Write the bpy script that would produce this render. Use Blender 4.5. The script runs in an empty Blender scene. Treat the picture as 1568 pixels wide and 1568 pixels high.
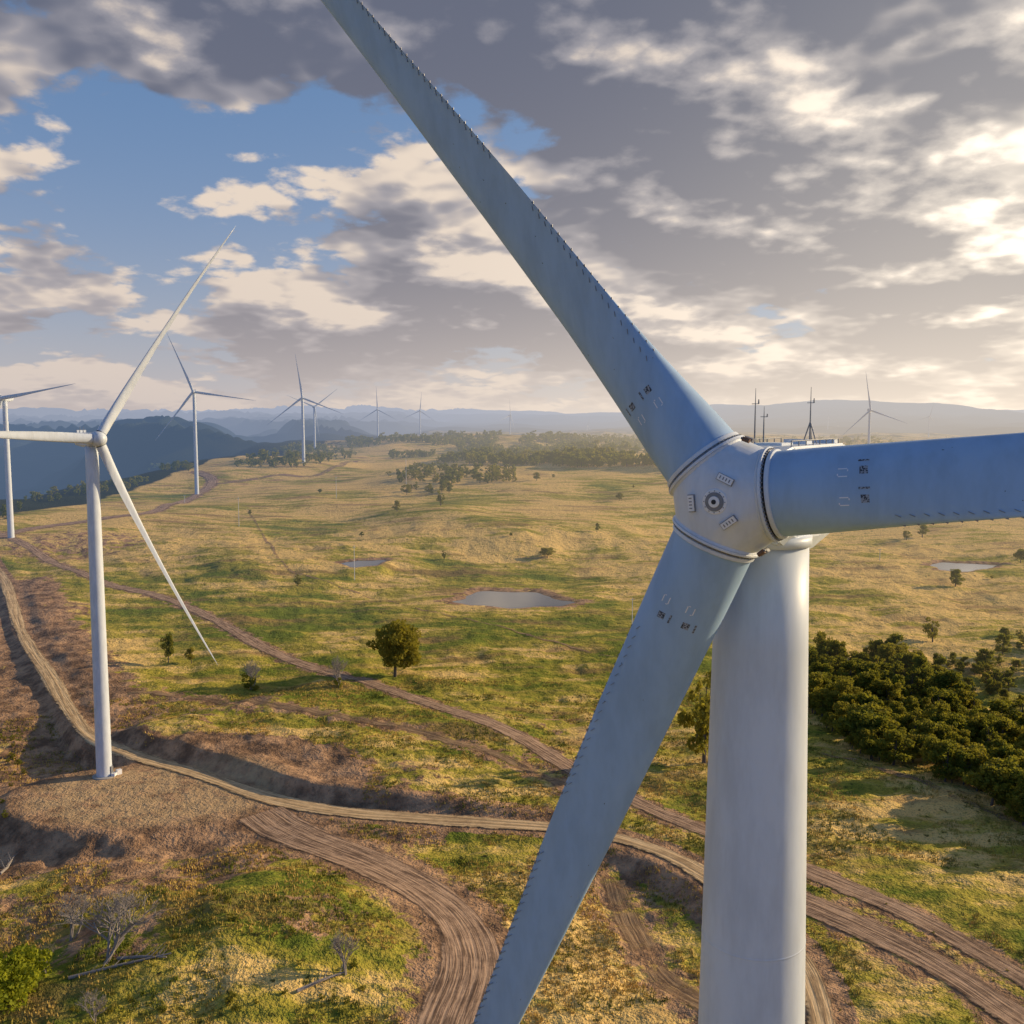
import bpy, bmesh, math, random, time
import numpy as np
from mathutils import Vector, Matrix
T0=time.time()
def tick(s): print('TICK',s,round(time.time()-T0,1))
rad=math.radians
random.seed(4)
scene=bpy.context.scene
CAMZ=116.0; PITCH=rad(5.3); FPX=1505.0
SUN_AZ=73.0; SUN_EL=18.5      # azimuth clockwise from +Y

# ------------------------------------------------------------------ numeric helpers
def sm(a,b,x):
    t=np.clip((x-a)/(b-a),0,1); return t*t*(3-2*t)
def _h(i,j,s):
    n=(i*374761393+j*668265263+s*982451653)&0xffffffff
    n=((n^(n>>13))*1274126177)&0xffffffff
    return ((n^(n>>16))&0xffff)/65535.0
def vn(x,y,s=0):
    x=np.asarray(x,float); y=np.asarray(y,float)
    i=np.floor(x).astype(np.int64); j=np.floor(y).astype(np.int64)
    u=x-i; v=y-j; u=u*u*u*(u*(u*6-15)+10); v=v*v*v*(v*(v*6-15)+10)
    return (_h(i,j,s)*(1-u)+_h(i+1,j,s)*u)*(1-v)+(_h(i,j+1,s)*(1-u)+_h(i+1,j+1,s)*u)*v
def fbm(x,y,o=4,s=0):
    t=0;a=.5;n=0
    for k in range(o):
        t=t+a*vn(x,y,s+k); n+=a; a*=.5; x,y=(x*1.6+y*1.2)+3.7,(y*1.6-x*1.2)+9.1
    return t/n
def hb(x,y):
    x=np.asarray(x,float); y=np.asarray(y,float)
    r=np.hypot(x,y)
    z=40*sm(350,1350,y)
    z=z+ 26*(fbm(x/210,y/230,3,5)-.5)*sm(420,800,r)
    z=z+ 52*(fbm(x/480,y/380,3,8)-.5)*sm(800,1500,r)
    z=z+ 20*np.exp(-((y-2750)/480)**2)*sm(-750,-400,x)*(1-sm(500,1200,x))
    z=z- 9*np.exp(-((x-210)/120)**2-((y-395)/60)**2)
    v=sm(470,1000,-x+ 60*(fbm(y/200,x/200,2,3)-.5))*sm(500,850,y)
    z=z-205*v
    rd=1-np.abs(2*fbm(x/1200+.3,y/800,5,21)-1)*1.7
    z=z+v*280*np.clip(rd,0,1)**1.3
    f=sm(5000,11500,r)*(1-sm(16000,26000,r))
    z=z+f*(40+ 360*np.clip(fbm(x/2600+2,y/2600,6,31)-.25,0,1))
    z=z+ 100*sm(1500,2300,x)*(1-sm(3700,5200,x))*sm(7500,9200,y)*(1-sm(11000,14000,y))
    return z
def ray(px,py):
    a=(px-784)/FPX; b=-(py-784)/FPX
    return np.array([a, math.cos(PITCH)+b*math.sin(PITCH), -math.sin(PITCH)+b*math.cos(PITCH)])
TT=[80.]
while TT[-1]<30000: TT.append(TT[-1]*1.01)
TT=np.array(TT)
def hit(px,py,hf):
    d=ray(px,py); g_=CAMZ+d[2]*TT-hf(d[0]*TT,d[1]*TT)
    k=np.nonzero(g_<0)[0]
    if len(k)==0: t=TT[-1]
    elif k[0]==0: t=TT[0]
    else:
        i=k[0]; lo,hi=TT[i-1],TT[i]; tt=np.linspace(lo,hi,9); gg=CAMZ+d[2]*tt-hf(d[0]*tt,d[1]*tt)
        j=int(np.argmax(gg<0)); j=max(j,1); t=tt[j-1]+(tt[j]-tt[j-1])*gg[j-1]/(gg[j-1]-gg[j]+1e-9)
    return np.array([d[0]*t,d[1]*t])
def smoothline(P,step=4.):
    P=np.array(P,float); Q=[]
    Pe=np.vstack([2*P[0]-P[1],P,2*P[-1]-P[-2]])
    for i in range(1,len(Pe)-2):
        p0,p1,p2,p3=Pe[i-1],Pe[i],Pe[i+1],Pe[i+2]
        n=max(2,int(np.linalg.norm(p2-p1)/step))
        for k in range(n):
            t=k/n
            Q.append(.5*((2*p1)+(-p0+p2)*t+(2*p0-5*p1+4*p2-p3)*t*t+(-p0+3*p1-3*p2+p3)*t**3))
    Q.append(P[-1]); return np.array(Q)
def line(px,step=6.): return smoothline([hit(a,b,hb) for a,b in px],step)
def sdist(x,y,L):
    best=np.full(x.shape,1e9); sg=np.ones(x.shape); tt=np.zeros(x.shape)
    seg=L[1:]-L[:-1]; ln=np.hypot(seg[:,0],seg[:,1]); cum=np.concatenate([[0],np.cumsum(ln)])
    for i in range(len(seg)):
        if ln[i]<1e-6: continue
        dx=x-L[i,0]; dy=y-L[i,1]
        t=np.clip((dx*seg[i,0]+dy*seg[i,1])/ln[i]**2,0,1)
        d=np.hypot(dx-t*seg[i,0],dy-t*seg[i,1]); m=d<best
        best=np.where(m,d,best); sg=np.where(m,np.sign(seg[i,0]*dy-seg[i,1]*dx),sg)
        tt=np.where(m,cum[i]+t*ln[i],tt)
    return best*sg,tt,cum[-1]

# ------------------------------------------------------------------ site layout
ROAD=line([(-60,800),(0,880),(30,960),(72,1030),(105,1085),(140,1128),(200,1155),(300,1185),(420,1225),(520,1243),(640,1254),(760,1262),(850,1268),(950,1285),(1040,1318),(1110,1360),(1190,1430),(1240,1500),(1262,1580),(1270,1700)])
TRK1=line([(-40,800),(60,848),(150,888),(250,915),(330,950),(420,1000),(540,1042),(640,1080),(780,1130),(860,1172),(960,1222),(1060,1265),(1240,1335),(1400,1405),(1568,1500),(1700,1580)])
TRK1b=line([(1120,1345),(1260,1395),(1400,1460),(1500,1520),(1600,1590),(1700,1660)])
TRK2=line([(400,1245),(470,1285),(560,1325),(650,1375),(710,1430),(725,1500),(700,1570),(660,1680)])
TRK3=line([(-30,830),(60,808),(150,795),(230,785),(290,765),(325,738),(300,722)])
TRK4=line([(200,1068),(300,1072),(430,1100),(560,1122),(700,1150),(800,1180),(880,1215)])
TRK5=line([(380,780),(410,830),(440,868),(540,905),(660,938),(780,965),(900,1000),(960,1010)])
TRK6=line([(1040,735),(1130,760),(1240,780),(1400,790)])
TRK7=line([(940,1330),(970,1400),(1010,1470),(1090,1540),(1150,1600)])
TRK8=line([(1240,1150),(1330,1175),(1420,1205),(1500,1240),(1600,1270)])
TRK9=line([(330,742),(420,728),(500,722),(545,706)])
PAD=hit(235,1215,hb)
def pad_d(x,y):
    ux=(x-PAD[0])/42; uy=(y-PAD[1])/27
    return (np.hypot(ux,uy)-1)*30
PONDS=[(hit(782,917,hb),40,27),(hit(556,861,hb),18,18),(hit(1472,866,hb),26,22)]
def pf(ang,i): return 1+.16*np.sin(ang*2+1+i)+.12*np.sin(ang*3+2.2*i)+.07*np.sin(ang*5+1.3*i)+.05*np.sin(ang*9+i)
def road_t(px,py):
    p=hit(px,py,hb); _,t,_=sdist(np.array([p[0]]),np.array([p[1]]),ROAD); return t[0]
tA=road_t(140,1128); tB=road_t(870,1270); tC=road_t(930,1282); tD=road_t(1190,1430)
tL0=road_t(10,900)
MX,MY=hit(360,1450,hb)
PZ=[float(hb(c[0],c[1])) for (c,a,b) in PONDS]
def H(x,y):
    x=np.atleast_1d(np.asarray(x,float)); y=np.atleast_1d(np.asarray(y,float))
    z=hb(x,y)
    near=(np.hypot(x,y)<900)&(y>0)
    if near.any():
        xn=x[near]; yn=y[near]; zn=z[near]
        d,t,T=sdist(xn,yn,ROAD)
        tr_=np.minimum(np.minimum(np.abs(sdist(xn,yn,TRK1[::2])[0])-4,np.abs(sdist(xn,yn,TRK1b[::2])[0])-5),np.abs(sdist(xn,yn,TRK2[::2])[0])-8)
        w=sm(tA-10,tA+25,t)*(1-sm(tB-50,tB+10,t))
        wig=5*(fbm(t/14,t*0+2,3,3)-.5)
        zn=zn+w*4.3*sm(4.6,10+wig,d+wig*.4)*(1-sm(40,170,d))
        w2=sm(tC-8,tC+20,t)*(1-sm(tD,tD+40,t))
        zn=zn-w2*3*sm(5,12,-d)*(1-sm(25,60,-d))
        w3=sm(tL0,tL0+30,t)*(1-sm(tA-30,tA,t))
        zn=zn+w3*1.8*sm(5,13,d+wig)*(1-sm(18,60,d))
        pd=pad_d(xn,yn); nearside=sm(3,8,-d)*(1-sm(tB-150,tB-60,t))*(.25+.75*sm(tA-60,tA,t))
        zn=zn-nearside*7*sm(0,14,pd+8*(fbm(xn/12,yn/12,3,9)-.5))
        zn=zn+9*np.exp(-((xn-MX)/38)**2-((yn-MY)/30)**2)
        rough=sm(6,14,np.abs(d))*sm(0,6,pd)*(.12+.88*sm(0,9,tr_))
        zn=zn+(4.2*(fbm(xn/26,yn/26,4,77)-.5)+1.6*(fbm(xn/6,yn/6,3,78)-.5))*rough
        z[near]=zn
    for i,((c,a,b),zp) in enumerate(zip(PONDS,PZ)):
        ang=np.arctan2((y-c[1])/b,(x-c[0])/a)
        e=np.hypot((x-c[0])/a,(y-c[1])/b)*pf(ang,i)
        lv=zp-1.6+2.0*sm(.75,1.12,e)
        z=z+(lv-z)*(1-sm(1.15,2.0,e))
    return z
tick('layout')
a1=np.radians(np.linspace(-42,42,520)); a2=np.radians(np.linspace(42,318,110)[1:-1])
AZ=np.concatenate([a1,a2]); nA=len(AZ)
r=[1.,25.]
while r[-1]<170: r.append(r[-1]+6)
while r[-1]<420: r.append(r[-1]+1.25)
while r[-1]<30000: r.append(r[-1]*1.0062)
R=np.array(r); nR=len(R)
AA,RR=np.meshgrid(AZ,R); X=(RR*np.sin(AA)).ravel(); Y=(RR*np.cos(AA)).ravel()
Z=H(X,Y); ZG=Z.reshape(nR,nA)
tick('terrain')
AZW=np.concatenate([AZ,[AZ[0]+2*math.pi]]); ZGW=np.concatenate([ZG,ZG[:,:1]],1)
def HG(x,y):
    x=np.atleast_1d(np.asarray(x,float)); y=np.atleast_1d(np.asarray(y,float))
    a=np.arctan2(x,y); a=np.where(a<AZ[0],a+2*math.pi,a); q=np.hypot(x,y)
    i=np.clip(np.searchsorted(R,q)-1,0,nR-2); j=np.clip(np.searchsorted(AZW,a)-1,0,nA-1)
    u=np.clip((q-R[i])/(R[i+1]-R[i]),0,1); v=(a-AZW[j])/(AZW[j+1]-AZW[j])
    return (ZGW[i,j]*(1-v)+ZGW[i,j+1]*v)*(1-u)+(ZGW[i+1,j]*(1-v)+ZGW[i+1,j+1]*v)*u
def Hs(x,y): return float(HG(x,y)[0])
def spot(px,py):
    p=hit(px,py,HG); return Vector((p[0],p[1],Hs(p[0],p[1])))

# ------------------------------------------------------------------ node helper
class G:
    def __init__(s,nt): s.nt=nt; nt.nodes.clear()
    def n(s,t,**k):
        nd=s.nt.nodes.new(t)
        for a,b in k.items(): setattr(nd,a,b)
        return nd
    def put(s,sock,v):
        if hasattr(v,'is_output'): s.nt.links.new(v,sock)
        elif isinstance(v,(tuple,list)):
            sock.default_value=(tuple(v)+(1,))[:4] if len(sock.default_value)==4 else tuple(v)[:3]
        else: sock.default_value=v
    def m(s,op,a,b=0.,c=0.,clamp=False):
        nd=s.n('ShaderNodeMath',operation=op,use_clamp=clamp)
        for i,v in enumerate((a,b,c)): s.put(nd.inputs[i],v)
        return nd.outputs[0]
    def vm(s,op,a,b=None,out=0,scale=None):
        nd=s.n('ShaderNodeVectorMath',operation=op); s.put(nd.inputs[0],a)
        if b is not None: s.put(nd.inputs[1],b)
        if scale is not None: s.put(nd.inputs['Scale'],scale)
        return nd.outputs[out]
    def mix(s,f,a,b,bt='MIX'):
        nd=s.n('ShaderNodeMix',data_type='RGBA',blend_type=bt); s.put(nd.inputs[0],f); s.put(nd.inputs[6],a); s.put(nd.inputs[7],b); return nd.outputs[2]
    def noise(s,vec,scale,detail=4,rough=.5,dist=0.,dim='3D'):
        nd=s.n('ShaderNodeTexNoise',noise_dimensions=dim); s.put(nd.inputs['Vector'],vec)
        s.put(nd.inputs['Scale'],scale); s.put(nd.inputs['Detail'],detail); s.put(nd.inputs['Roughness'],rough); s.put(nd.inputs['Distortion'],dist)
        return nd.outputs[0]
    def ss(s,v,a,b,lo=0.,hi=1.):
        nd=s.n('ShaderNodeMapRange',interpolation_type='SMOOTHSTEP'); s.put(nd.inputs[0],v)
        for i,q in enumerate((a,b,lo,hi)): s.put(nd.inputs[i+1],q)
        return nd.outputs[0]
    def xyz(s,v):
        nd=s.n('ShaderNodeSeparateXYZ'); s.put(nd.inputs[0],v); return nd.outputs
    def comb(s,x,y,z):
        nd=s.n('ShaderNodeCombineXYZ'); s.put(nd.inputs[0],x); s.put(nd.inputs[1],y); s.put(nd.inputs[2],z); return nd.outputs[0]
    def attr(s,name,i=2):
        nd=s.n('ShaderNodeAttribute',attribute_name=name); return nd.outputs[i]
    def pos(s): return s.n('ShaderNodeNewGeometry').outputs['Position']
    def scale(s,v,x,y,z): return s.vm('MULTIPLY',v,(x,y,z))
    def bsdf(s,col,rough=.9,spec=.2,normal=None,metal=0.,**kw):
        b=s.n('ShaderNodeBsdfPrincipled'); s.put(b.inputs['Base Color'],col); s.put(b.inputs['Roughness'],rough)
        s.put(b.inputs['Specular IOR Level'],spec); s.put(b.inputs['Metallic'],metal)
        if normal is not None: s.put(b.inputs['Normal'],normal)
        return b.outputs[0]
    def bump(s,h,strength=.5,dist=.5):
        b=s.n('ShaderNodeBump'); s.put(b.inputs['Strength'],strength); s.put(b.inputs['Distance'],dist); s.put(b.inputs['Height'],h); return b.outputs[0]
    def mixs(s,f,a,b):
        nd=s.n('ShaderNodeMixShader'); s.put(nd.inputs[0],f); s.nt.links.new(a,nd.inputs[1]); s.nt.links.new(b,nd.inputs[2]); return nd.outputs[0]
    def haze(s,sh):  # aerial haze painted into each material as emission, growing with distance from origin
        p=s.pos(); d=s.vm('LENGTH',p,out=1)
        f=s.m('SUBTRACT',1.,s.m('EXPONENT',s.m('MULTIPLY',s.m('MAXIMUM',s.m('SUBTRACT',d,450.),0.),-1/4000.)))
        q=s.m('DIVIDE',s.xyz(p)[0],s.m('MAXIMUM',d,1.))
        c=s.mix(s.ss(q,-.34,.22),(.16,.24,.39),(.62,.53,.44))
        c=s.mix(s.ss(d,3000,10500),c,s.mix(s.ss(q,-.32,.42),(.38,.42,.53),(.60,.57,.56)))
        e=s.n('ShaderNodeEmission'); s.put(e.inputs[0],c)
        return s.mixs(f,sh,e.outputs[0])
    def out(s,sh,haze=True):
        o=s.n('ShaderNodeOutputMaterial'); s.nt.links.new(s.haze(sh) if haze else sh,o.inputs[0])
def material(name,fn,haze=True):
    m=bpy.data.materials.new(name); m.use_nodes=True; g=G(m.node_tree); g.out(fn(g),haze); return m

# ------------------------------------------------------------------ materials
def f_ground(g):
    p=g.pos()
    n1=g.noise(p,.008,2,.55); n2=g.noise(g.scale(p,.6,1.6,1),.045,5,.66); n3=g.noise(p,.33,3,.7); n4=g.noise(p,1.6,1,.7)
    wet=g.attr('lush')
    v=g.m('ADD',g.m('MULTIPLY',n1,1.6),g.m('MULTIPLY',n2,1.7)); v=g.m('ADD',v,g.m('MULTIPLY',n3,.45)); v=g.m('SUBTRACT',v,g.m('ADD',.79,g.m('MULTIPLY',wet,.22)))
    c=g.mix(g.ss(v,.72,1.02),(.165,.205,.024),(.43,.355,.055))
    c=g.mix(g.ss(v,.98,1.24),c,(.82,.56,.20))
    c=g.mix(g.ss(n3,.43,.28),c,(.06,.06,.014))
    c=g.mix(g.m('MULTIPLY',g.ss(n4,.48,.32),.5),c,(.06,.055,.018))
    brown=g.ss(g.noise(g.scale(p,.5,1.5,1),.03,4,.65),.52,.66)
    c=g.mix(g.m('MULTIPLY',brown,.65),c,(.29,.17,.08))
    dn=g.m('ADD',g.attr('dirt'),g.m('MULTIPLY',g.m('SUBTRACT',g.noise(p,.14,5,.72),.5),1.9))
    df=g.ss(dn,.44,.62)
    dc=g.mix(g.ss(g.noise(p,.11,4,.65),.35,.65),(.20,.12,.072),(.54,.33,.19))
    dc=g.mix(g.m('MULTIPLY',g.ss(g.noise(p,.7,3,.7),.5,.3),.5),dc,(.08,.055,.038))
    c=g.mix(df,c,dc)
    c=g.mix(g.m('MULTIPLY',g.attr('pale'),g.ss(g.noise(p,.12,3,.7),.3,.55)),c,g.mix(n3,(.32,.21,.11),(.76,.54,.30)))
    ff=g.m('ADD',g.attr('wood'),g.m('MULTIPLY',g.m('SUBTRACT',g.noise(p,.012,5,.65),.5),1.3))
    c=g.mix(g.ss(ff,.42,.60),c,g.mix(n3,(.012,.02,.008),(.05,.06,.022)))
    hgt=g.m('ADD',g.m('MULTIPLY',g.noise(p,.22,4,.72),1.9),g.m('MULTIPLY',g.noise(p,1.1,2,.75),.5))
    return g.bsdf(c,.95,.1,g.bump(hgt,.8,1.1))
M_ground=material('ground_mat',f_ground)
def f_road(c1,c2,rut,alpha=1.):
    def f(g):
        u=g.attr('across'); a=g.attr('along'); hw=g.attr('halfw'); p=g.pos()
        st=g.noise(g.comb(g.m('MULTIPLY',u,1.),g.m('MULTIPLY',a,.035),0.),rut,4,.7,dim='2D')
        n=g.noise(p,.25,4,.7)
        v=g.m('ADD',g.m('MULTIPLY',st,.8),g.m('MULTIPLY',n,.35))
        c=g.mix(g.ss(v,.42,.72),c1,c2)
        e=g.m('SUBTRACT',hw,g.m('ABSOLUTE',u))
        e=g.m('ADD',e,g.m('MULTIPLY',g.m('SUBTRACT',g.noise(p,.3,4,.75),.58),3.2))
        al=g.m('MULTIPLY',g.ss(e,0.2,1.2),alpha)
        if alpha<.9: al=g.m('MULTIPLY',al,g.ss(g.noise(p,.09,4,.7),.36,.56))
        b=g.bsdf(c,.92,.15,g.bump(v,.9,.5))
        t=g.n('ShaderNodeBsdfTransparent').outputs[0]
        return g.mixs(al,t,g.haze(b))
    return f
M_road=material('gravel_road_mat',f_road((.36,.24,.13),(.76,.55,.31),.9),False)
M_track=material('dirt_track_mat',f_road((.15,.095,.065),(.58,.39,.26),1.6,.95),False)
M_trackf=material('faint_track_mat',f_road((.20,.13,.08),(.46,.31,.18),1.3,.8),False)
def f_paint(base,rough=.38):
    def f(g):
        tc=g.n('ShaderNodeTexCoord').outputs['Object']
        n=g.noise(g.scale(tc,1,1,.25),.9,4,.65); n2=g.noise(tc,8,3,.7)
        c=g.mix(g.ss(n,.35,.7),base,tuple(x*.86 for x in base))
        c=g.mix(g.m('MULTIPLY',g.ss(n2,.68,.82),.2),c,(.30,.30,.30))
        return g.bsdf(c,g.m('ADD',rough,g.m('MULTIPLY',n,.15)),.35,g.bump(n2,.03,.02))
    return f
M_paint=material('turbine_white_paint',f_paint((.64,.70,.78),.36))
M_blade=material('blade_gelcoat_sky_tint',f_paint((.33,.49,.70),.50))  # pale blades in shade: darker blue skylight tint put into the base colour
M_grey=material('grey_metal',lambda g:g.bsdf(g.mix(g.noise(g.pos(),4,3,.6),(.16,.17,.19),(.28,.29,.31)),.45,.4,metal=.3))
M_dark=material('dark_rubber',lambda g:g.bsdf(g.mix(g.noise(g.pos(),6,3),(.02,.02,.022),(.05,.05,.055)),.6,.3))
M_label=material('label_dark',lambda g:g.bsdf(g.mix(g.ss(g.noise(g.pos(),14,2,.5),.48,.52),(.05,.06,.08),(.3,.34,.4)),.6,.3))
M_white=material('label_white',lambda g:g.bsdf(g.mix(g.noise(g.pos(),9,3),(.75,.76,.78),(.85,.85,.85)),.4,.4))
M_rust=material('grease_stain',lambda g:g.bsdf(g.mix(g.noise(g.pos(),5,4),(.10,.05,.025),(.25,.15,.09)),.5,.4))
M_conc=material('concrete',lambda g:g.bsdf(g.mix(g.noise(g.pos(),1.2,5,.7),(.30,.28,.25),(.50,.47,.43)),.85,.2))
def f_leaf(a,b,c3,tr=(.40,.36,.03)):
    def f(g):
        oi=g.n('ShaderNodeObjectInfo').outputs['Random']; p=g.pos()
        n=g.noise(p,.35,3,.65)
        c=g.mix(g.ss(n,.32,.68),a,b); c=g.mix(g.m('MULTIPLY',g.ss(oi,.2,1.),.75),c,c3)
        d=g.bsdf(c,.75,.2); t=g.n('ShaderNodeBsdfTranslucent'); g.put(t.inputs[0],g.mix(.5,c,tr))
        return g.mixs(.50,d,t.outputs[0])
    return f
M_leaf=material('gum_foliage',f_leaf((.060,.085,.015),(.25,.27,.036),(.34,.28,.04)))
M_leafy=material('bright_foliage',f_leaf((.14,.20,.015),(.45,.46,.04),(.35,.38,.03),(.6,.6,.04)))
M_bark=material('bark',lambda g:g.bsdf(g.mix(g.noise(g.pos(),1.5,4,.7),(.06,.045,.035),(.20,.17,.14)),.9,.1))
M_dead=material('weathered_wood',lambda g:g.bsdf(g.mix(g.noise(g.pos(),2.5,4,.7),(.14,.12,.11),(.46,.41,.37)),.9,.1))
M_tuft=material('grass_blades',lambda g:g.bsdf(g.mix(g.ss(g.noise(g.pos(),.05,4,.7),.36,.60),(.15,.17,.02),(.60,.41,.12)),.9,.1))
M_water=material('pond_water',lambda g:g.bsdf(g.mix(g.noise(g.pos(),.1,3,.6),(.02,.025,.03),(.06,.06,.05)),.06,.5,g.bump(g.noise(g.pos(),.8,3,.6),.16,.06)))

# ------------------------------------------------------------------ mesh helpers
COL=scene.collection
def mesh_obj(name,verts,faces,mats=(),mi=None,smooth=False,parent=None,link=True):
    me=bpy.data.meshes.new(name); me.from_pydata([tuple(v) for v in verts],[],[tuple(f) for f in faces])
    for m in mats: me.materials.append(m)
    if mi is not None: me.polygons.foreach_set('material_index',list(mi))
    if smooth: me.polygons.foreach_set('use_smooth',[True]*len(me.polygons))
    me.update()
    ob=bpy.data.objects.new(name,me)
    if link: COL.objects.link(ob)
    if parent: ob.parent=parent
    return ob
def empty(name,loc=(0,0,0),rz=0.):
    e=bpy.data.objects.new(name,None); e.location=loc; e.rotation_euler=(0,0,rz); e.empty_display_size=2; COL.objects.link(e); return e
class MB:
    def __init__(s): s.v=[]; s.f=[]; s.m=[]
    def tube(s,pts,rads,n=8,mi=0,cap=True):
        pts=[Vector(p) for p in pts]; base=len(s.v); up=Vector((0,0,1))
        for i,p in enumerate(pts):
            d=(pts[min(i+1,len(pts)-1)]-pts[max(i-1,0)]).normalized()
            a=d.cross(up if abs(d.z)<.95 else Vector((1,0,0))).normalized(); b=d.cross(a)
            for k in range(n):
                t=2*math.pi*k/n; s.v.append(p+(a*math.cos(t)+b*math.sin(t))*rads[i])
        for i in range(len(pts)-1):
            for k in range(n):
                k2=(k+1)%n; s.f.append((base+i*n+k,base+i*n+k2,base+(i+1)*n+k2,base+(i+1)*n+k)); s.m.append(mi)
        if cap:
            s.f.append(tuple(base+k for k in range(n))[::-1]); s.m.append(mi)
            e=base+(len(pts)-1)*n; s.f.append(tuple(e+k for k in range(n))); s.m.append(mi)
    def box(s,c,ax,ay,az,mi=0):
        b=len(s.v); c=Vector(c)
        for i in (-1,1):
            for j in (-1,1):
                for k in (-1,1): s.v.append(c+Vector(ax)*i+Vector(ay)*j+Vector(az)*k)
        for f in ((0,1,3,2),(4,6,7,5),(0,4,5,1),(2,3,7,6),(0,2,6,4),(1,5,7,3)):
            s.f.append(tuple(b+q for q in f)); s.m.append(mi)
    def obj(s,name,mats,smooth=True,parent=None,link=True): return mesh_obj(name,s.v,s.f,mats,s.m,smooth,parent,link)

# ------------------------------------------------------------------ terrain sheet
idx=np.arange(nR*nA).reshape(nR,nA); nx=np.roll(idx,-1,axis=1)
quads=np.stack([idx[:-1],nx[:-1],nx[1:],idx[1:]],-1).reshape(-1,4)[:, ::-1]
me=bpy.data.meshes.new('ground'); me.vertices.add(nR*nA); me.vertices.foreach_set('co',np.stack([X,Y,Z],1).astype(np.float32).ravel())
nq=len(quads); me.loops.add(nq*4); me.loops.foreach_set('vertex_index',quads.astype(np.int32).ravel())
me.polygons.add(nq); me.polygons.foreach_set('loop_start',np.arange(nq,dtype=np.int32)*4)
me.polygons.foreach_set('use_smooth',np.ones(nq,bool)); me.update(calc_edges=True)
def setattrf(me,name,a):
    at=me.attributes.new(name,'FLOAT','POINT'); at.data.foreach_set('value',np.asarray(a,np.float32))
dirt=np.zeros_like(X); pale=np.zeros_like(X)
nm=(np.hypot(X,Y)<1600)&(Y>0); xn=X[nm]; yn=Y[nm]
D,T,_=sdist(xn,yn,ROAD)
dd=np.zeros_like(xn)
wB=sm(tA-20,tA+20,T)*(1-sm(tB-20,tB+30,T))
dd=np.maximum(dd,wB*(1-sm(9,18,D))*(D>0)); dd=np.maximum(dd,1-sm(5,9,np.abs(D)))
wL=sm(tL0-60,tL0-10,T)*(1-sm(tA,tA+20,T)); dd=np.maximum(dd,wL*(1-sm(18,46,np.abs(D)))*.85)
pd=pad_d(xn,yn); dd=np.maximum(dd,1-sm(14,30,pd))
wC=sm(tC-20,tC+10,T)*(1-sm(tD,tD+60,T)); dd=np.maximum(dd,wC*(1-sm(8,20,-D))*(D<0)*.9)
for L,w,s_ in ((TRK1,7,.6),(TRK1b,9,.65),(TRK2,13,.8),(TRK3,9,.8),(TRK4,8,.6),(TRK7,9,.6)):
    q,_,_=sdist(xn,yn,L); dd=np.maximum(dd,s_*(1-sm(w*.5,w*1.6,np.abs(q))))
for i,(c,a,b) in enumerate(PONDS):
    ang=np.arctan2((yn-c[1])/b,(xn-c[0])/a); e=np.hypot((xn-c[0])/a,(yn-c[1])/b)*pf(ang,i); dd=np.maximum(dd,.75*(1-sm(1.0,1.5,e)))
for px,py,ra,s_ in ((60,1180,26,.8),(20,1120,26,.75),(90,930,30,.6),(120,830,70,.55),(60,1290,26,.75),(200,1330,24,.72),(330,1330,22,.68),(470,1270,22,.75),(600,1275,20,.65),(40,1400,22,.6),(180,1420,20,.52),(500,1400,16,.5),(880,1330,18,.5),(960,1390,18,.55),(350,1085,30,.5),(600,1180,30,.4),(850,1110,25,.4)):
    c=hit(px,py,HG); dd=np.maximum(dd,s_*(1-sm(ra*.5,ra*1.2,np.hypot(xn-c[0],yn-c[1]))))
dirt[nm]=dd
pale[nm]=.85*(1-sm(-8,3,pd))
rr=np.hypot(X,Y)
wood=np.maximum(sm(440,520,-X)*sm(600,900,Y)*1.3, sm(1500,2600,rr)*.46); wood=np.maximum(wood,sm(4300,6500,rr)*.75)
lush=.9*np.exp(-((X+70)/190)**2-((Y-470)/140)**2)+.5*np.exp(-((X+60)/60)**2-((Y-215)/40)**2)-.35*sm(60,300,X)*sm(380,600,Y)-.5*sm(750,1150,Y)
for n_,a_ in (('dirt',dirt),('wood',wood),('lush',lush),('pale',pale)): setattrf(me,n_,a_)
me.materials.append(M_ground)
ground=bpy.data.objects.new('ground',me); COL.objects.link(ground)
tick('ground mesh %d'%(nR*nA))

# ------------------------------------------------------------------ roads as draped ribbons
def ribbon(name,L,hw,mat,lift=.16):
    L=smoothline(L[::2] if len(L)>8 else L,1.6)
    tg=np.gradient(L,axis=0); tg/=np.linalg.norm(tg,axis=1)[:,None]+1e-9; nr=np.stack([-tg[:,1],tg[:,0]],1)
    al=np.concatenate([[0],np.cumsum(np.linalg.norm(np.diff(L,axis=0),axis=1))])
    hwv=hw*(1+.18*(vn(al/30,al*0+3,int(hw*10))-.5)*2)
    k=max(5,int(hw*2/1.0)+1); us=np.linspace(-1,1,k)
    Pn=L[:,None,:]+nr[:,None,:]*(us[None,:,None]*(hwv[:,None,None]+1.2))
    xs=Pn[...,0].ravel(); ys=Pn[...,1].ravel(); zs=HG(xs,ys)+lift
    n=len(L); i=np.arange(n*k).reshape(n,k)[:-1,:-1].ravel()
    F=np.stack([i,i+k,i+k+1,i+1],1)[:, ::-1]
    ob=mesh_obj(name,np.stack([xs,ys,zs],1).tolist(),F.tolist(),[mat],smooth=True)
    setattrf(ob.data,'across',(us[None,:]*(hwv[:,None]+1.2)).ravel()); setattrf(ob.data,'along',np.repeat(al,k)); setattrf(ob.data,'halfw',np.repeat(hwv,k))
    return ob
ribbon('gravel_road',ROAD,4.0,M_road,.30)
ribbon('dirt_track',TRK1,4.4,M_track,.2)
ribbon('dirt_track',TRK1b,5.5,M_track,.28)
ribbon('dirt_track',TRK2,7.8,M_track,.2)
ribbon('dirt_track',TRK3,6.5,M_track,.35)
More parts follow.
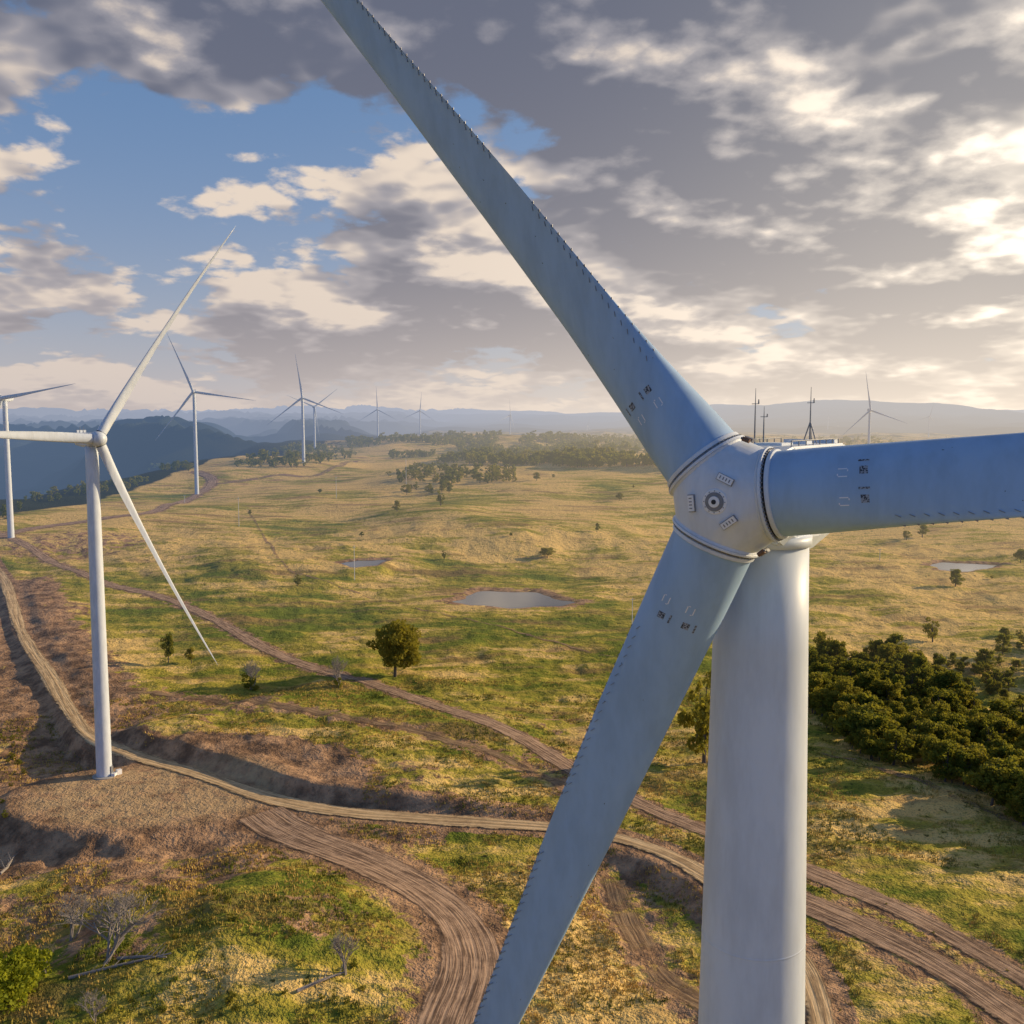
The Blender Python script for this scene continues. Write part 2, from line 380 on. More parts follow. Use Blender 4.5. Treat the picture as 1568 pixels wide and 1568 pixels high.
ribbon('dirt_track',TRK4,3.,M_trackf,.2)
ribbon('dirt_track',TRK5,1.8,M_trackf,.25)
ribbon('dirt_track',TRK6,3.0,M_trackf,.3)
ribbon('dirt_track',TRK7,4.5,M_trackf,.2)
ribbon('dirt_track',TRK8,2.6,M_trackf,.2)
ribbon('dirt_track',TRK9,6.,M_trackf,.5)
tick('roads')

# ------------------------------------------------------------------ ponds
for i_,((c,a,b),z0) in enumerate(zip(PONDS,PZ)):
    zp=z0-.7; tt_=np.linspace(0,2*math.pi,97)[:-1]; q=1.10/pf(tt_,i_)
    vs=[(c[0],c[1],zp)]+[(c[0]+a*k*math.cos(t),c[1]+b*k*math.sin(t),zp) for t,k in zip(tt_,q)]
    mesh_obj('pond',vs,[(0,i+1,(i+1)%96+1) for i in range(96)],[M_water])

# ------------------------------------------------------------------ turbines
def interp(s,xs,ys): return float(np.interp(s,xs,ys))
CS=[1.9,3.5,6,10,16,25,30,45,60,68,70]
CH=[3.24,3.24,3.22,3.15,2.85,2.10,1.78,1.2,.70,.30,.07]
TH=[3.24,3.0,2.5,1.75,1.15,.72,.58,.34,.18,.08,.03]
KK=[0,.1,.35,.7,.9,.95,.95,.95,.95,.95,.95]
TW=[0,4,8,10,8,5,4,2,0,0,0]
PB=0; BEND=3.2
def blade_pt(s,t,sc):
    q=s/sc; c=interp(q,CS,CH); th=interp(q,CS,TH); k=interp(q,CS,KK); tw=rad(interp(q,CS,TW)+PB)
    x=math.cos(t)*c/2; y=math.sin(t)*th/2*(1-k*.55*(1+math.cos(t)))
    x+=.06*c*k
    X_=x*math.cos(tw)-y*math.sin(tw); Y_=x*math.sin(tw)+y*math.cos(tw)
    return X_,Y_+BEND*(q/70)**2*sc
def turbine(loc,rz,hubh,Lo,angles,Rr=70.,detail=0,r_top=1.9,r_mid=None,r_base=2.6,name='wind_turbine',pitch=0,bend=3.2):
    global PB,BEND; PB=pitch; BEND=bend
    root=empty(name,loc,rz); sc=Rr/70.
    ns=96 if detail==2 else (32 if detail==1 else 12)
    mb=MB(); top=hubh-1.9
    zs=[-1.5,0]+[top*i/24 for i in range(1,25)]
    def tr(z):
        if r_mid: return float(np.interp(z,[0,top-24,top],[r_base,r_mid,r_top]))
        return r_base+(r_top-r_base)*max(0,z)/top
    mb.tube([(0,0,z) for z in zs],[tr(z) for z in zs],ns)
    if detail:
        for z in ([top-17.5,top-42,top-70,top-95]):
            mb.tube([(0,0,z-.05),(0,0,z-.03),(0,0,z+.03),(0,0,z+.05)],[tr(z)+.001,tr(z)+.012,tr(z)+.012,tr(z)+.001],ns,cap=False)
        mb.tube([(0,0,top-.3),(0,0,top-.28),(0,0,top+.15)],[tr(top),tr(top)+.12,tr(top)+.12],ns)
    mb.obj('tower',[M_paint],True,root)
    C=Vector((0,-Lo,hubh)); F=Vector((0,-1,0)); Rv=Vector((1,0,0)); U=Vector((0,0,1))
    n=48 if detail==2 else (20 if detail==1 else 10)
    for bi,ang in enumerate(angles):
        a=rad(ang); d=Rv*math.sin(a)+U*math.cos(a); tg=Rv*math.cos(a)-U*math.sin(a)
        ss=[1.9*sc+(Rr-1.9*sc)*(i/ (70 if detail==2 else 26))**1.15 for i in range((70 if detail==2 else 26)+1)]
        vs=[];fs=[]
        for s in ss:
            for k in range(n):
                x,y=blade_pt(s,2*math.pi*k/n,sc); vs.append(C+d*s+tg*x+F*y)
        for i in range(len(ss)-1):
            for k in range(n):
                k2=(k+1)%n; fs.append((i*n+k,(i+1)*n+k,(i+1)*n+k2,i*n+k2))
        fs.append(tuple((len(ss)-1)*n+k for k in range(n)))
        ob=mesh_obj('blade_%d'%(bi+1),vs,fs,[M_blade if detail==2 else M_paint],smooth=True,parent=root)
        bm=bmesh.new(); bm.from_mesh(ob.data); bmesh.ops.recalc_face_normals(bm,faces=bm.faces); bm.to_mesh(ob.data); bm.free()
        if detail==2:
            m=MB()
            s=6.2
            while s<40:
                if int(s/2.9)%6!=5:
                    x,y=blade_pt(s,.0,sc); x2,y2=blade_pt(s+.2,.0,sc)
                    b=len(m.v)
                    p=C+d*s+tg*(x-.05)+F*y; p2=C+d*(s+.2)+tg*(x2-.05)+F*y2; p3=C+d*(s+.16)+tg*(x+.055)+F*y
                    m.v+= [p+F*.012,p2+F*.012,p3+F*.012,p-F*.012,p2-F*.012,p3-F*.012]
                    for f in ((0,1,2),(3,5,4),(0,2,5,3),(1,4,5,2)): m.f.append(tuple(b+q for q in f)); m.m.append(0)
                    x,y=blade_pt(s,.5,sc)
                    m.box(C+d*s+tg*x+F*(y+.012),d*.09+tg*.05,tg*.010,F*.02,0)
                s+=.46
            m.obj('trailing_edge_serrations_%d'%(bi+1),[M_grey],False,root)
            m=MB()
            def decal(s,t,w,h,mi):
                s0=s-h/2; s1=s+h/2; dt=w/1.6; N_=4; b=len(m.v)
                for sv in (s0,s1):
                    for k in range(N_+1):
                        tt=t-dt/2+dt*k/N_; x,y=blade_pt(sv,tt,sc)
                        x1,y1_=blade_pt(sv,tt+.02,sc); x0,y0_=blade_pt(sv,tt-.02,sc)
                        nrm=(tg*(y1_-y0_)*1.0-F*(x1-x0)).normalized()
                        m.v.append(C+d*sv+tg*x+F*y+nrm*.007)
                for k in range(N_): m.f.append((b+k,b+k+1,b+N_+1+k+1,b+N_+1+k)); m.m.append(mi)
            for t0 in (1.0,1.65):
                decal(5.2,t0,.30,.28,0); decal(5.2,t0+.24,.08,.38,0)
                decal(4.5,t0+.04,.04,.30,1); decal(4.5,t0-.14,.04,.30,1); decal(4.67,t0+.0,.07,.035,1); decal(4.33,t0-.10,.07,.035,1)
            for q in range(18):
                t_=random.uniform(-.3,2.4); decal(random.uniform(6,26),t_,random.uniform(.02,.045),random.uniform(.03,.09),0)
            m.obj('labels_%d'%(bi+1),[M_label,M_white],False,root)
            m=MB()
            def ring(s0,s1,r0,r1,mi): m.tube([C+d*s0,C+d*(s0+.02),C+d*(s1-.02),C+d*s1],[r0-.03,r0,r1,r1-.03],72,mi)
            ring(1.42,1.56,1.74,1.80,0); ring(1.56,1.68,1.82,1.82,0); ring(1.68,1.78,1.66,1.66,1 if bi==0 else 2); ring(1.78,1.95,1.71,1.70,0)
            m.obj('root_flange_%d'%(bi+1),[M_paint,M_dark,M_grey],False,root)
            m=MB()
            for q in range(60):
                t=2*math.pi*q/60; c=C+d*1.67+(tg*math.cos(t)+F*math.sin(t))*1.74
                m.tube([c,c+d*.08],[.032,.032],6)
            m.obj('flange_bolts_%d'%(bi+1),[M_grey],False,root)
    if detail==2:
        bm=bmesh.new()
        def rg(c,ax1,ax2,rr_,n=40):
            for k in range(n):
                t=2*math.pi*k/n; bm.verts.new(c+(ax1*math.cos(t)+ax2*math.sin(t))*rr_)
        for ang in angles:
            a=rad(ang); d=Rv*math.sin(a)+U*math.cos(a); tg=Rv*math.cos(a)-U*math.sin(a)
            rg(C+d*1.50,tg,F,1.74)
        rg(C+F*1.95,Rv,U,.62); rg(C+F*1.86,Rv,U,1.05); rg(C-F*1.8,Rv,U,1.5)
        bmesh.ops.convex_hull(bm,input=bm.verts)
        me2=bpy.data.meshes.new('hub'); bm.to_mesh(me2); bm.free(); me2.materials.append(M_paint)
        hub=bpy.data.objects.new('hub',me2); COL.objects.link(hub); hub.parent=root
        md=hub.modifiers.new('r','REMESH'); md.mode='VOXEL'; md.voxel_size=.05; md.use_smooth_shade=True
        md=hub.modifiers.new('s','SMOOTH'); md.iterations=5; md.factor=.5
        m=MB(); fc=C+F*1.95
        m.tube([fc-F*.2,fc+F*.03,fc+F*.05],[.47,.47,.44],48,0); m.tube([fc+F*.02,fc+F*.07,fc+F*.08],[.36,.36,.34],48,1); m.tube([fc+F*.05,fc+F*.12,fc+F*.13],[.21,.21,.19],32,0); m.tube([fc+F*.12,fc+F*.15],[.09,.09],24,3)
        for q in range(12):
            t=2*math.pi*q/12; c=fc+(Rv*math.cos(t)+U*math.sin(t))*.405; m.tube([c,c+F*.075],[.022,.022],6,1)
        for ad in (24,144,264):
            t=rad(90-ad); di=Rv*math.cos(t)+U*math.sin(t); ta=Rv*-math.sin(t)+U*math.cos(t)
            nn=(F+di*.2).normalized(); rd_=(di-F*.2).normalized()
            c=C+F*1.96+di*.93
            m.box(c,ta*.30,rd_*.12,nn*.045,0)
            m.box(c-nn*.03,ta*.33,rd_*.14,nn*.03,1)
            for sgn in (-.19,-.06,.06,.19): m.box(c+ta*sgn+nn*.045,ta*.02,rd_*.06,nn*.012,1)
        m.obj('nose_cap',[M_white,M_grey,M_blade,M_dark],False,root)
        m=MB()
        for ang in (angles[0]+60,angles[2]+60):
            a=rad(ang); d=Rv*math.sin(a)+U*math.cos(a); tg=Rv*math.cos(a)-U*math.sin(a)
            c=C+d*2.42+F*.95; m.tube([c-tg*.14,c+tg*.14],[.09,.09],16,1); m.tube([c-tg*.2,c-tg*.14],[.05,.05],12,0)
            c=C+d*2.45+F*.55; m.box(c,tg*.16,d*.06,F*.16,0)
        m.obj('hub_fittings',[M_grey,M_rust],False,root)
        m=MB(); m.tube([C-F*1.3,C-F*2.0,C-F*2.1],[1.55,1.5,1.45],64); m.obj('main_bearing_housing',[M_paint],False,root)
    else:
        m=MB(); k=sc; m.tube([C+F*2.6*k,C+F*2.4*k,C+F*1.6*k,C+F*.2*k,C-F*1.8*k],[.2*k,1.0*k,1.75*k,2.1*k,1.9*k],16); m.obj('hub',[M_paint],True,root)
    bm=bmesh.new(); hw=1.75 if detail==2 else 2.1; y0=-Lo+1.9; y1=8.2
    pts=[(y0,1.75,-1.9),(y0+1.0,1.95,-2.4),(2.5,1.95,-2.6),(y1-1.0,1.95,-2.0),(y1,1.6,-1.1)]
    rows=[]
    for (yy,zt,zb) in pts:
        w=hw*(.9 if yy in (y0,y1) else 1)
        rows.append([bm.verts.new((sx*w*wx,yy,hubh+z)) for sx,z,wx in ((-1,zb,.8),(-1,zb+.7,1),(-1,zt-.4,1),(-1,zt,.88),(1,zt,.88),(1,zt-.4,1),(1,zb+.7,1),(1,zb,.8))])
    for i in range(len(rows)-1):
        for k in range(8): bm.faces.new((rows[i][k],rows[i][(k+1)%8],rows[i+1][(k+1)%8],rows[i+1][k]))
    bm.faces.new(rows[0]); bm.faces.new(rows[-1][::-1]); bmesh.ops.recalc_face_normals(bm,faces=bm.faces)
    bmesh.ops.bevel(bm,geom=list(bm.edges),offset=.08,segments=2,affect='EDGES')
    me2=bpy.data.meshes.new('nacelle'); bm.to_mesh(me2); bm.free(); me2.materials.append(M_paint)
    nb=bpy.data.objects.new('nacelle',me2); COL.objects.link(nb); nb.parent=root
    m=MB(); zt=hubh+1.95
    if detail==2:
        for yy,xx,hh in ((3.6,-1.2,1.7),(5.6,.35,2.6),(2.8,-1.35,2.5)):
            m.tube([(xx,yy,zt-.2),(xx,yy,zt+hh*.55),(xx,yy,zt+hh)],[.045,.03,.010],8)
            m.box((xx,yy,zt+hh*.72),(.16,0,0),(0,.015,0),(0,0,.015)); m.tube([(xx+.15,yy,zt+hh*.72),(xx+.15,yy,zt+hh*.80)],[.04,.025],8)
        for ax,ay in ((.35,0),(-.35,0),(0,.35)):
            m.tube([(.35+ax,5.6+ay,zt-.1),(.35,5.6,zt+1.0)],[.03,.03],6)
        for yy in np.linspace(-.8,6.8,8):
            for xx in (-1.35,1.35): m.tube([(xx,yy,zt-.1),(xx,yy,zt+.22)],[.025,.025],6)
        for xx in (-1.35,1.35): m.tube([(xx,-.8,zt+.22),(xx,6.8,zt+.22)],[.025,.025],6)
        m.box((0,1.2,zt+.05),(.6,0,0),(0,.8,0),(0,0,.06),1); m.box((.2,4.2,zt+.06),(.5,0,0),(0,.5,0),(0,0,.08),1)
        m.box((0,7.0,zt+.06),(1.2,0,0),(0,.3,0),(0,0,.10),1)
    else:
        m.tube([(.6,6,zt-.1),(.6,6,zt+2)],[.06,.04],6); m.tube([(-.6,6,zt-.1),(-.6,6,zt+2)],[.06,.04],6)
        m.box((0,6.5,zt+.3),(1.5,0,0),(0,.4,0),(0,0,.5),1)
    m.obj('roof_equipment',[M_grey,M_paint],False,root)
    if detail:
        m=MB(); m.tube([(0,0,-1.),(0,0,.25),(0,0,.35)],[r_base+1.4,r_base+1.3,r_base+1.0],40,0)
        m.box((r_base*.6,-r_base*.85,2.2),(.55,.35,0),(.1,-.15,0),(0,0,1.2),1)
        m.box((r_base*.75,-r_base*1.15,.7),(.7,.45,0),(.35,-.55,0),(0,0,.45),2)
        m.box((3.7,-2.4,.9),(.8,0,0),(0,.6,0),(0,0,.8),2)
        m.obj('foundation_and_door',[M_conc,M_grey,M_white],False,root)
    return root
def hubpoint(px,py,dist):
    d=ray(px,py); t=dist/d[1]; return Vector((d[0]*t,d[1]*t,CAMZ+d[2]*t))
hp=hubpoint(1122,763,38.0); az=rad(-32)
tower=Vector((hp.x-3.8*math.sin(az), hp.y+3.8*math.cos(az),0))
bz=Hs(tower.x,tower.y)
turbine((tower.x,tower.y,bz),az,hp.z-bz,3.8,(82.5,203.0,319.3),70,2,1.90,2.33,2.6,pitch=22)
b2=spot(160,1188); hp2=hubpoint(152,672,b2.y)
turbine((b2.x,b2.y,b2.z),rad(50),hp2.z-b2.z,4.2,(33,156,273),85,1,1.95,None,2.45,bend=8)
for px,py,dist,angs,Rr,yaw in ((7,610,803,(81,201,321),72,-12),(297,600,1208,(338,98,218),76,5),(463,609,1519,(352,112,232),68,10),(481,623,2200,(52,172,292),68,25),(578,627,2900,(358,118,238),68,0),(643,629,3500,(5,125,245),68,10),(781,636,3900,(352,160,250),68,40),(1332,628,1750,(350,110,228),70,0),(1423,638,4300,(15,135,255),68,10),(899,652,6000,(20,140,260),68,10),(1268,640,6000,(0,120,240),68,10)):
    h_=hubpoint(px,py,dist); gz=Hs(h_.x,h_.y)
    gz=min(gz,h_.z-80)
    turbine((h_.x,h_.y,gz),rad(yaw),h_.z-gz,3.8,angs,Rr,0,1.9,None,2.6)
tick('turbines')

# ------------------------------------------------------------------ trees
def leaves(centers,rads,per,size,flat=.75,rs=None):
    out=[]
    for c,rd_ in zip(centers,rads):
        n=int(per*rd_**2)+1; v=rs.normal(size=(n,3)); v/=np.linalg.norm(v,axis=1)[:,None]
        rr_=rd_*rs.uniform(.35,1,n)**.5; p=c+v*rr_[:,None]*np.array([1,1,flat])
        a=rs.normal(size=(n,3)); a/=np.linalg.norm(a,axis=1)[:,None]; b=np.cross(a,rs.normal(size=(n,3))); b/=np.linalg.norm(b,axis=1)[:,None]
        s=size*rs.uniform(.6,1.4,n)[:,None]
        out.append(np.stack([p-a*s-b*s*.5,p+a*s-b*s*.5,p+a*s*.8+b*s*.6,p-a*s*.8+b*s*.6],1))
    o=np.concatenate(out); return o.reshape(-1,3)
def tree_mesh(name,Hh=14.,W=6.,seed=0,ncl=26,per=26,size=.42,mat=None,trunk_frac=.28,lowpoly=False):
    rs=np.random.default_rng(seed); m=MB()
    lean=rs.normal(size=2)*.4; th=Hh*.55
    tp=[Vector((0,0,-.6)),Vector((lean[0]*.3,lean[1]*.3,th*.4)),Vector((lean[0],lean[1],th)),Vector((lean[0]*1.3,lean[1]*1.3,Hh*.85))]
    rb=Hh*.026; m.tube(tp,[rb*1.3,rb,rb*.65,rb*.15],5 if lowpoly else 8)
    cs=[];rd=[]
    for i in range(ncl):
        u=rs.uniform(0,1); z=Hh*(trunk_frac+(1-trunk_frac)*(.08+.86*u))
        prof=math.sin(math.pi*(.14+.76*u))**.6
        a=rs.uniform(0,2*math.pi)+i*2.4; q=W*prof*rs.uniform(.25,.95)
        c=np.array([lean[0]+q*math.cos(a),lean[1]+q*math.sin(a),z]); cs.append(c); rd.append(W*rs.uniform(.18,.38))
        if (not lowpoly) and i%2==0:
            st=tp[1].lerp(tp[2],rs.uniform(.1,1)); e=Vector(c); mid=st.lerp(e,.5)+Vector((0,0,-.05*Hh*rs.uniform(0,1)))
            m.tube([st,mid,e],[rb*.4,rb*.25,rb*.07],5)
    L=leaves(cs,rd,per,size,rs=rs); b=len(m.v); m.v+= [Vector(v) for v in L]
    for i in range(len(L)//4): m.f.append((b+4*i,b+4*i+1,b+4*i+2,b+4*i+3)); m.m.append(1)
    return m.obj(name,[M_bark,mat or M_leaf],False,None,False).data
def dead_mesh(name,Hh,seed,spread=.5,depth=4,stems=3):
    m=MB(); rs=random.Random(seed)
    def grow(p,d,l,r_,k):
        q=p+d*l*.5+Vector((rs.uniform(-1,1),rs.uniform(-1,1),rs.uniform(-.3,.6)))*l*.09; e=q+(d+Vector((rs.uniform(-1,1),rs.uniform(-1,1),rs.uniform(-.1,.4)))*.3).normalized()*l*.5
        m.tube([p,q,e],[r_,r_*.85,r_*.68],5,cap=False)
        if k==0: return
        for i in range(rs.choice((2,3,3,4))):
            nd=(d+Vector((rs.uniform(-1,1),rs.uniform(-1,1),rs.uniform(-.25,.6)))*spread*1.8).normalized()
            grow(q.lerp(e,rs.uniform(0,1)),nd,l*rs.uniform(.6,.82),r_*.62,k-1)
    for s_ in range(stems):
        d=Vector((rs.uniform(-1,1)*.6*(s_>0),rs.uniform(-1,1)*.6*(s_>0),1)).normalized()
        grow(Vector((rs.uniform(-.3,.3),rs.uniform(-.3,.3),-.4)),d,Hh*.34,Hh*.020,depth)
    return m.obj(name,[M_dead],False,None,False).data
TM=[tree_mesh('gum_%d'%i,(14,12.5,14,11.5,13)[i],(5.2,6.4,5.8,7.,6.)[i],i+10,22+3*i,28,.36,trunk_frac=(.12,.26,.18,.3,.15)[i]) for i in range(5)]
TBIG=tree_mesh('gum_big',20,9.5,77,64,22,.40,trunk_frac=.20)
TLOW=[tree_mesh('gum_far_%d'%i,13,6.5,i+40,12,5,.95,lowpoly=True,trunk_frac=.06) for i in range(4)]
SHR=[tree_mesh('shrub_%d'%i,5,3.2,i+60,16,60,.22,trunk_frac=.02) for i in range(2)]
SHRY=tree_mesh('shrub_y',7,4.8,66,34,60,.22,M_leafy,.02)
DM=[dead_mesh('dead_%d'%i,12,i+3,.55,5) for i in range(3)]
tick('tree meshes')
def put(name,me_,p,s=1.,parent=None,sx=None,rot=None):
    ob=bpy.data.objects.new(name,me_); ob.location=p; k=sx or s; ob.scale=(k,k,s)
    ob.rotation_euler=rot or (0,0,random.uniform(0,6.28)); COL.objects.link(ob)
    if parent: ob.parent=parent
    return ob
def put_px(name,me_,px,py,hpx,Hm,wf=1.):
    p=spot(px,py); hm=hpx/FPX*p.y; s=hm/Hm; return put(name,me_,p,s,sx=s*wf)
put_px('gum_tree',TBIG,605,1036,86,20,.98)
for i,(x,y,h,w) in enumerate(((455,897,17,1.1),(258,1015,50,.55),(293,1016,26,.8),(838,854,17,1.5),(608,783,17,1.),(675,774,22,.9),(623,758,18,1.1),(914,815,14,.8),(948,767,14,.9),(1463,898,28,1.1),(1428,983,38,.95),(1388,827,16,1.),(1412,823,20,1.1),(1562,862,24,1.),(1535,1003,34,1.),(1078,1168,150,.7),(822,736,14,1.1),(735,740,16,1.2))):
    put_px('gum_tree',TM[i%5],x,y,h,14,w)
put_px('dead_tree',DM[0],385,1056,46,10,.8); put_px('dead_tree',DM[1],520,1052,54,10,.6)
put_px('shrub',SHR[0],385,1056,24,5); put_px('shrub',SHR[1],520,1052,16,5,.8)
put_px('dead_tree',DM[2],160,1475,125,10,1.0); put_px('dead_tree',DM[0],110,1440,80,10,.9); put_px('dead_tree',DM[0],530,1492,75,10,.7); put_px('dead_tree',DM[1],72,1490,60,10,.5); put_px('dead_tree',DM[1],145,1566,60,10,.8)
put_px('bush',SHRY,10,1535,90,7,1.1)
for (x1,y1,x2,y2) in ((105,1500,262,1462),(180,1470,255,1468),(455,1520,530,1490),(0,1340,22,1312)):
    a=spot(x1,y1); b=spot(x2,y2); m=MB(); up=Vector((0,0,.35)); mid=a.lerp(b,.5); mid.z=Hs(mid.x,mid.y)+.5
    m.tube([a+up,mid,b+up],[.38,.30,.15],8)
    dr=(b-a).normalized(); sd=dr.cross(Vector((0,0,1)))
    for k in range(7):
        q=a.lerp(b,.2+.11*k)+up; m.tube([q,q+(dr+sd*random.choice((-1,1))*random.uniform(.5,1)+Vector((0,0,random.uniform(.2,1))))*random.uniform(1,2.6)],[.12,.03],5)
    m.obj('fallen_log',[M_dead],False)
def inpoly(x,y,P):
    c=False; j=len(P)-1
    for i in range(len(P)):
        if (P[i][1]>y)!=(P[j][1]>y) and x<(P[j][0]-P[i][0])*(y-P[i][1])/(P[j][1]-P[i][1])+P[i][0]: c=not c
        j=i
    return c
def grove(name,P,n,meshes,smin,smax,clump=0.,sc=(170,420)):
    e=empty(name); k=0; tries=0
    xs=[p[0] for p in P]; ys=[p[1] for p in P]; y0,y1=min(ys),max(ys)
    while k<n and tries<n*6:
        tries+=1; x=random.uniform(min(xs),max(xs)); y=y0+(y1-y0)*random.random()
        if not inpoly(x,y,P): continue
        p=spot(x,y)
        if clump and float(fbm(p.x/sc[0],p.y/sc[1],3,55))<clump: continue
        s=random.uniform(smin,smax)*random.uniform(.7,1); put('tree',random.choice(meshes),p,s,e,s*random.uniform(.8,1.3)); k+=1
    return e
random.seed(11)
grove('woodland',[(1238,985),(1300,990),(1400,1020),(1480,1060),(1568,1105),(1640,1160),(1640,1300),(1560,1262),(1480,1210),(1400,1182),(1300,1155),(1238,1140)],330,TM,.45,1.25,.40,(34,34))
grove('woodland',[(1400,1010),(1568,965),(1640,980),(1640,1100),(1568,1090),(1490,1055)],100,TM+SHR,.3,.75,.45,(30,30))
grove('tree_line',[(228,722),(232,712),(290,712),(296,722)],30,TM,.6,.95)
grove('tree_line',[(345,716),(430,690),(540,684),(545,700),(460,716)],150,TLOW,.7,1.1)
grove('tree_line',[(585,728),(640,716),(790,722),(800,738),(700,742),(610,740)],130,TLOW,.6,1.0)
grove('tree_line',[(610,754),(690,742),(690,758),(640,762)],14,TM,.6,.9)
grove('woodland',[(430,690),(510,676),(700,666),(980,668),(1010,714),(880,716),(700,710),(520,698)],1300,TLOW,.8,1.4,.45)
grove('woodland',[(980,668),(1568,670),(1700,670),(1700,760),(1240,730),(1000,716)],600,TLOW,.8,1.4,.48)
grove('tree_line',[(0,790),(60,755),(230,735),(228,745),(60,772),(0,800)],60,TLOW,.5,.9)
grove('scattered_trees',[(350,760),(600,745),(1000,720),(1040,800),(1240,800),(1568,790),(1568,900),(1240,850),(700,860),(400,900)],10,TM,.2,.5)
grove('scrub',[(60,1330),(300,1320),(650,1370),(670,1568),(60,1568)],44,SHR,.1,.32)
grove('scrub',[(0,1100),(35,1110),(40,1180),(0,1300)],14,SHR,.25,.6)
grove('scrub',[(1245,1180),(1568,1260),(1568,1568),(1260,1568)],16,SHR,.08,.2)
tick('groves')

rs=np.random.default_rng(5)
nT=46000; th=rs.uniform(-30,30,nT); rd_=rs.uniform(165,430,nT); tx=rd_*np.sin(np.radians(th)); ty=rd_*np.cos(np.radians(th))
ok=np.ones(nT,bool)
for L,w in ((ROAD,6),(TRK1,5),(TRK1b,7),(TRK2,10),(TRK4,4),(TRK7,5)):
    q,_,_=sdist(tx,ty,L); ok&=np.abs(q)>w
ok&=pad_d(tx,ty)>18; ok&=fbm(tx/16,ty/16,3,91)>.46
tx=tx[ok];ty=ty[ok];tz=HG(tx,ty); n=len(tx); K=6
a=rs.uniform(0,6.28,(n,K)); l=rs.uniform(.35,.95,(n,K)); ox=rs.normal(0,.35,(n,K)); oy=rs.normal(0,.35,(n,K))
bx=tx[:,None]+ox; by=ty[:,None]+oy; bz_=tz[:,None]-.05+0*ox
v0=np.stack([bx-.13*np.sin(a),by+.13*np.cos(a),bz_],-1); v1=np.stack([bx+.13*np.sin(a),by-.13*np.cos(a),bz_],-1); v2=np.stack([bx+.3*np.cos(a)*l,by+.3*np.sin(a)*l,bz_+l],-1)
V=np.stack([v0,v1,v2],2).reshape(-1,3); Fc=np.arange(len(V)).reshape(-1,3)
mesh_obj('grass_tussocks',V.tolist(),Fc.tolist(),[M_tuft])

for x,y,h in ((366,806,46),(515,763,34),(543,888,54),(968,960,46),(1347,858,18),(622,742,40),(283,770,12)):
    p=spot(x,y); hm=h/FPX*p.y; m=MB(); m.tube([(0,0,-.5),(0,0,hm*.5),(0,0,hm)],[.22,.17,.12],8)
    m.box((0,0,hm*.94),(1.2,0,0),(0,.06,0),(0,0,.08))
    for sx in (-1.1,0,1.1): m.tube([(sx,0,hm*.94),(sx,0,hm*.94+.35)],[.06,.05],6)
    ob=m.obj('utility_pole',[M_white],False); ob.location=p

# ------------------------------------------------------------------ world
w=bpy.data.worlds.new('World'); scene.world=w; w.use_nodes=True; g=G(w.node_tree)
tc=g.n('ShaderNodeTexCoord').outputs['Generated']; d=g.vm('NORMALIZE',tc); dx,dy,dz=g.xyz(d)[0:3]
sky=g.n('ShaderNodeTexSky',sky_type='NISHITA',sun_disc=False,sun_elevation=rad(SUN_EL),sun_rotation=rad(SUN_AZ),altitude=300,air_density=1.,dust_density=1.2,ozone_density=2.)
zc=g.m('MAXIMUM',dz,0.); den=g.m('ADD',zc,.24)
P0=g.comb(g.m('DIVIDE',dx,den),g.m('DIVIDE',dy,den),0.)
sx,sy,sz=math.sin(rad(SUN_AZ))*math.cos(rad(SUN_EL)),math.cos(rad(SUN_AZ))*math.cos(rad(SUN_EL)),math.sin(rad(SUN_EL))
gd=lambda az_,el:(math.sin(rad(az_))*math.cos(rad(el)),math.cos(rad(az_))*math.cos(rad(el)),math.sin(rad(el)))
def lobe(az_,el,pw):
    return g.m('POWER',g.m('MAXIMUM',g.vm('DOT_PRODUCT',d,gd(az_,el),out=1),0.),pw)
def addl(b,*q):
    for az_,el,pw,k in q: b=g.m('ADD',b,g.m('MULTIPLY',lobe(az_,el,pw),k))
    return b
bias=g.m('MULTIPLY',g.ss(dy,.5,-.3),-.20)
bias=addl(bias,(-21.5,12.5,260,-.20),(-17,22,260,.15),(-29,18,1200,.13),(15,17,11,.10),(-24,8,1500,.08),(-6,9,300,.05),(4,15,260,.06),(24,10,500,.03))
def dens(v,det):
    wv=g.vm('ADD',v,(5.3,2.1,0.))
    a=g.noise(wv,1.35,2,.5,dim='2D'); b=g.noise(wv,4.2,det,.58,dim='2D')
    t=g.m('ADD',g.m('MULTIPLY',a,.62),g.m('MULTIPLY',b,.38))
    n_=g.noise(wv,13.,0,.5,dim='2D'); t=g.m('ADD',t,g.m('MULTIPLY',g.m('ABSOLUTE',g.m('SUBTRACT',g.m('MULTIPLY',n_,2.),1.)),.06))
    return g.m('ADD',t,bias)
D0=dens(P0,8.)
D1=dens(g.vm('ADD',g.vm('SCALE',P0,scale=.93),(.06,-.01,0.)),3.)
cov=g.ss(D0,.435,.495); thick=g.ss(D0,.45,.62)
lit=g.m('MULTIPLY',g.m('SUBTRACT',D0,D1),5.2)
lit=g.m('ADD',g.m('ADD',lit,.16),g.m('MULTIPLY',g.m('SUBTRACT',1.,thick),.55),clamp=True)
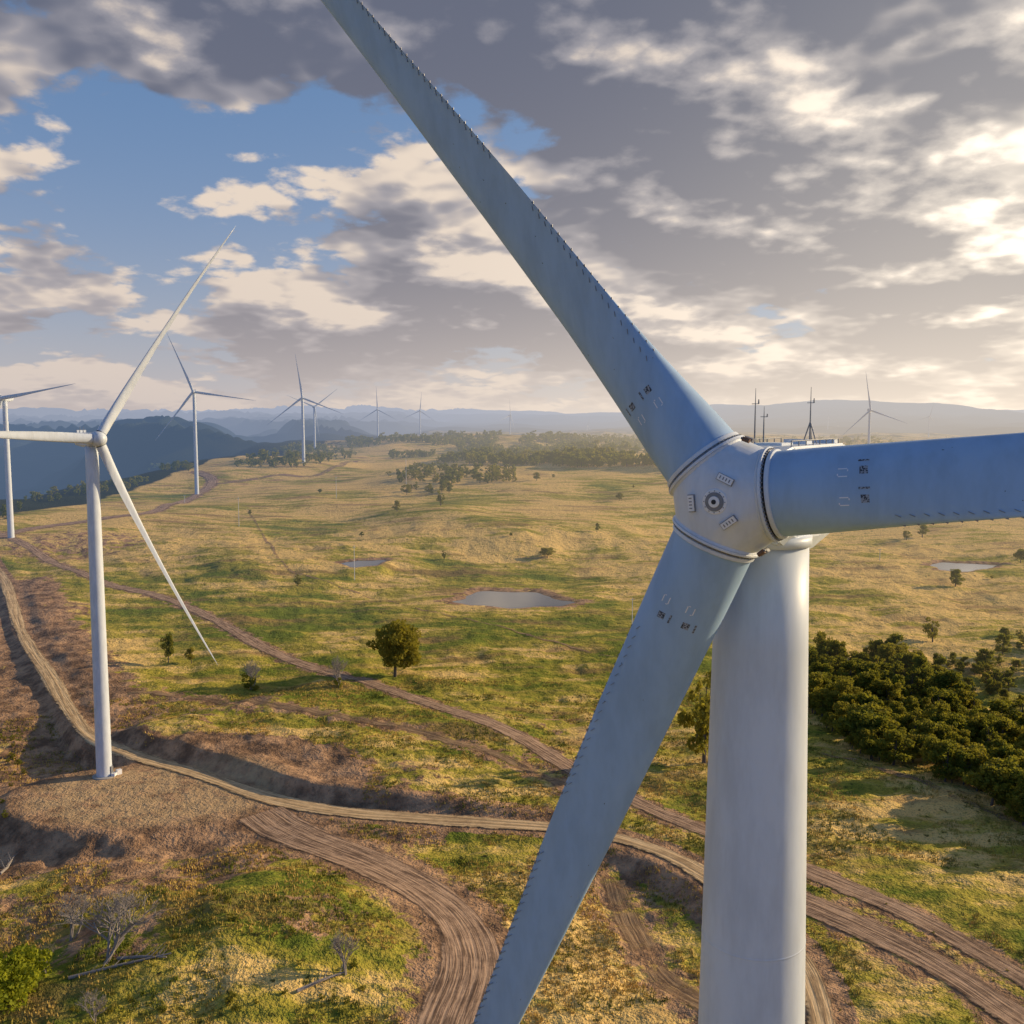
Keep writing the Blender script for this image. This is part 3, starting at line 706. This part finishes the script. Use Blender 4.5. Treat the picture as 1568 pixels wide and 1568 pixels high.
glow=g.m('ADD',lobe(29,6,22),g.m('MULTIPLY',lobe(70,20,6),.5),clamp=True)
dark=g.mix(glow,(1.15,1.35,2.0),(3.4,3.3,3.4))
mid=g.mix(glow,(3.1,3.05,3.5),(8.0,7.2,6.3))
light=g.mix(glow,(8.2,6.9,5.7),(16.,14.,11.6))
cc=g.mix(g.ss(lit,.45,1.),g.mix(g.ss(lit,.0,.6),dark,mid),light)
blue=g.mix(.55,sky.outputs[0],(1.0,2.5,5.4))
back=g.ss(dy,.15,-.5)
blue=g.mix(back,blue,(.9,2.3,5.4))  # unseen sky behind the camera set deep blue as fill for the blades
s1=g.mix(cov,blue,cc)
hz=g.mix(g.ss(dx,-.4,.45),(6.2,5.4,5.1),(10.5,8.9,7.2))
hf=g.m('EXPONENT',g.m('MULTIPLY',zc,-9.))
front=g.ss(dy,-.3,.4)
s2=g.mix(g.m('MULTIPLY',hf,g.m('ADD',.12,g.m('MULTIPLY',front,.82))),s1,hz)
s2=g.mix(g.ss(dz,.42,.75),s2,g.mix(.55,s2,(.6,.75,1.1)))  # unseen overhead sky darkened to cut fill light and deepen ground shadows
bg=g.n('ShaderNodeBackground'); g.put(bg.inputs[0],s2); bg.inputs[1].default_value=.1
o=g.n('ShaderNodeOutputWorld'); g.nt.links.new(bg.outputs[0],o.inputs[0])

sl=bpy.data.lights.new('sun','SUN'); sl.energy=5.; sl.angle=rad(.6); sl.color=(1.,.77,.46)
so=bpy.data.objects.new('sun',sl); COL.objects.link(so); so.rotation_euler=Vector((-sx,-sy,-sz)).to_track_quat('-Z','Y').to_euler()

cam=bpy.data.cameras.new('camera'); cam.sensor_width=36; cam.lens=36*FPX/1568; cam.clip_start=.5; cam.clip_end=60000
co=bpy.data.objects.new('camera',cam); COL.objects.link(co); co.location=(0,0,CAMZ); co.rotation_euler=(math.pi/2-PITCH,0,0); scene.camera=co
scene.view_settings.view_transform='Standard'; scene.view_settings.look='None'; scene.view_settings.exposure=0
tick('done')
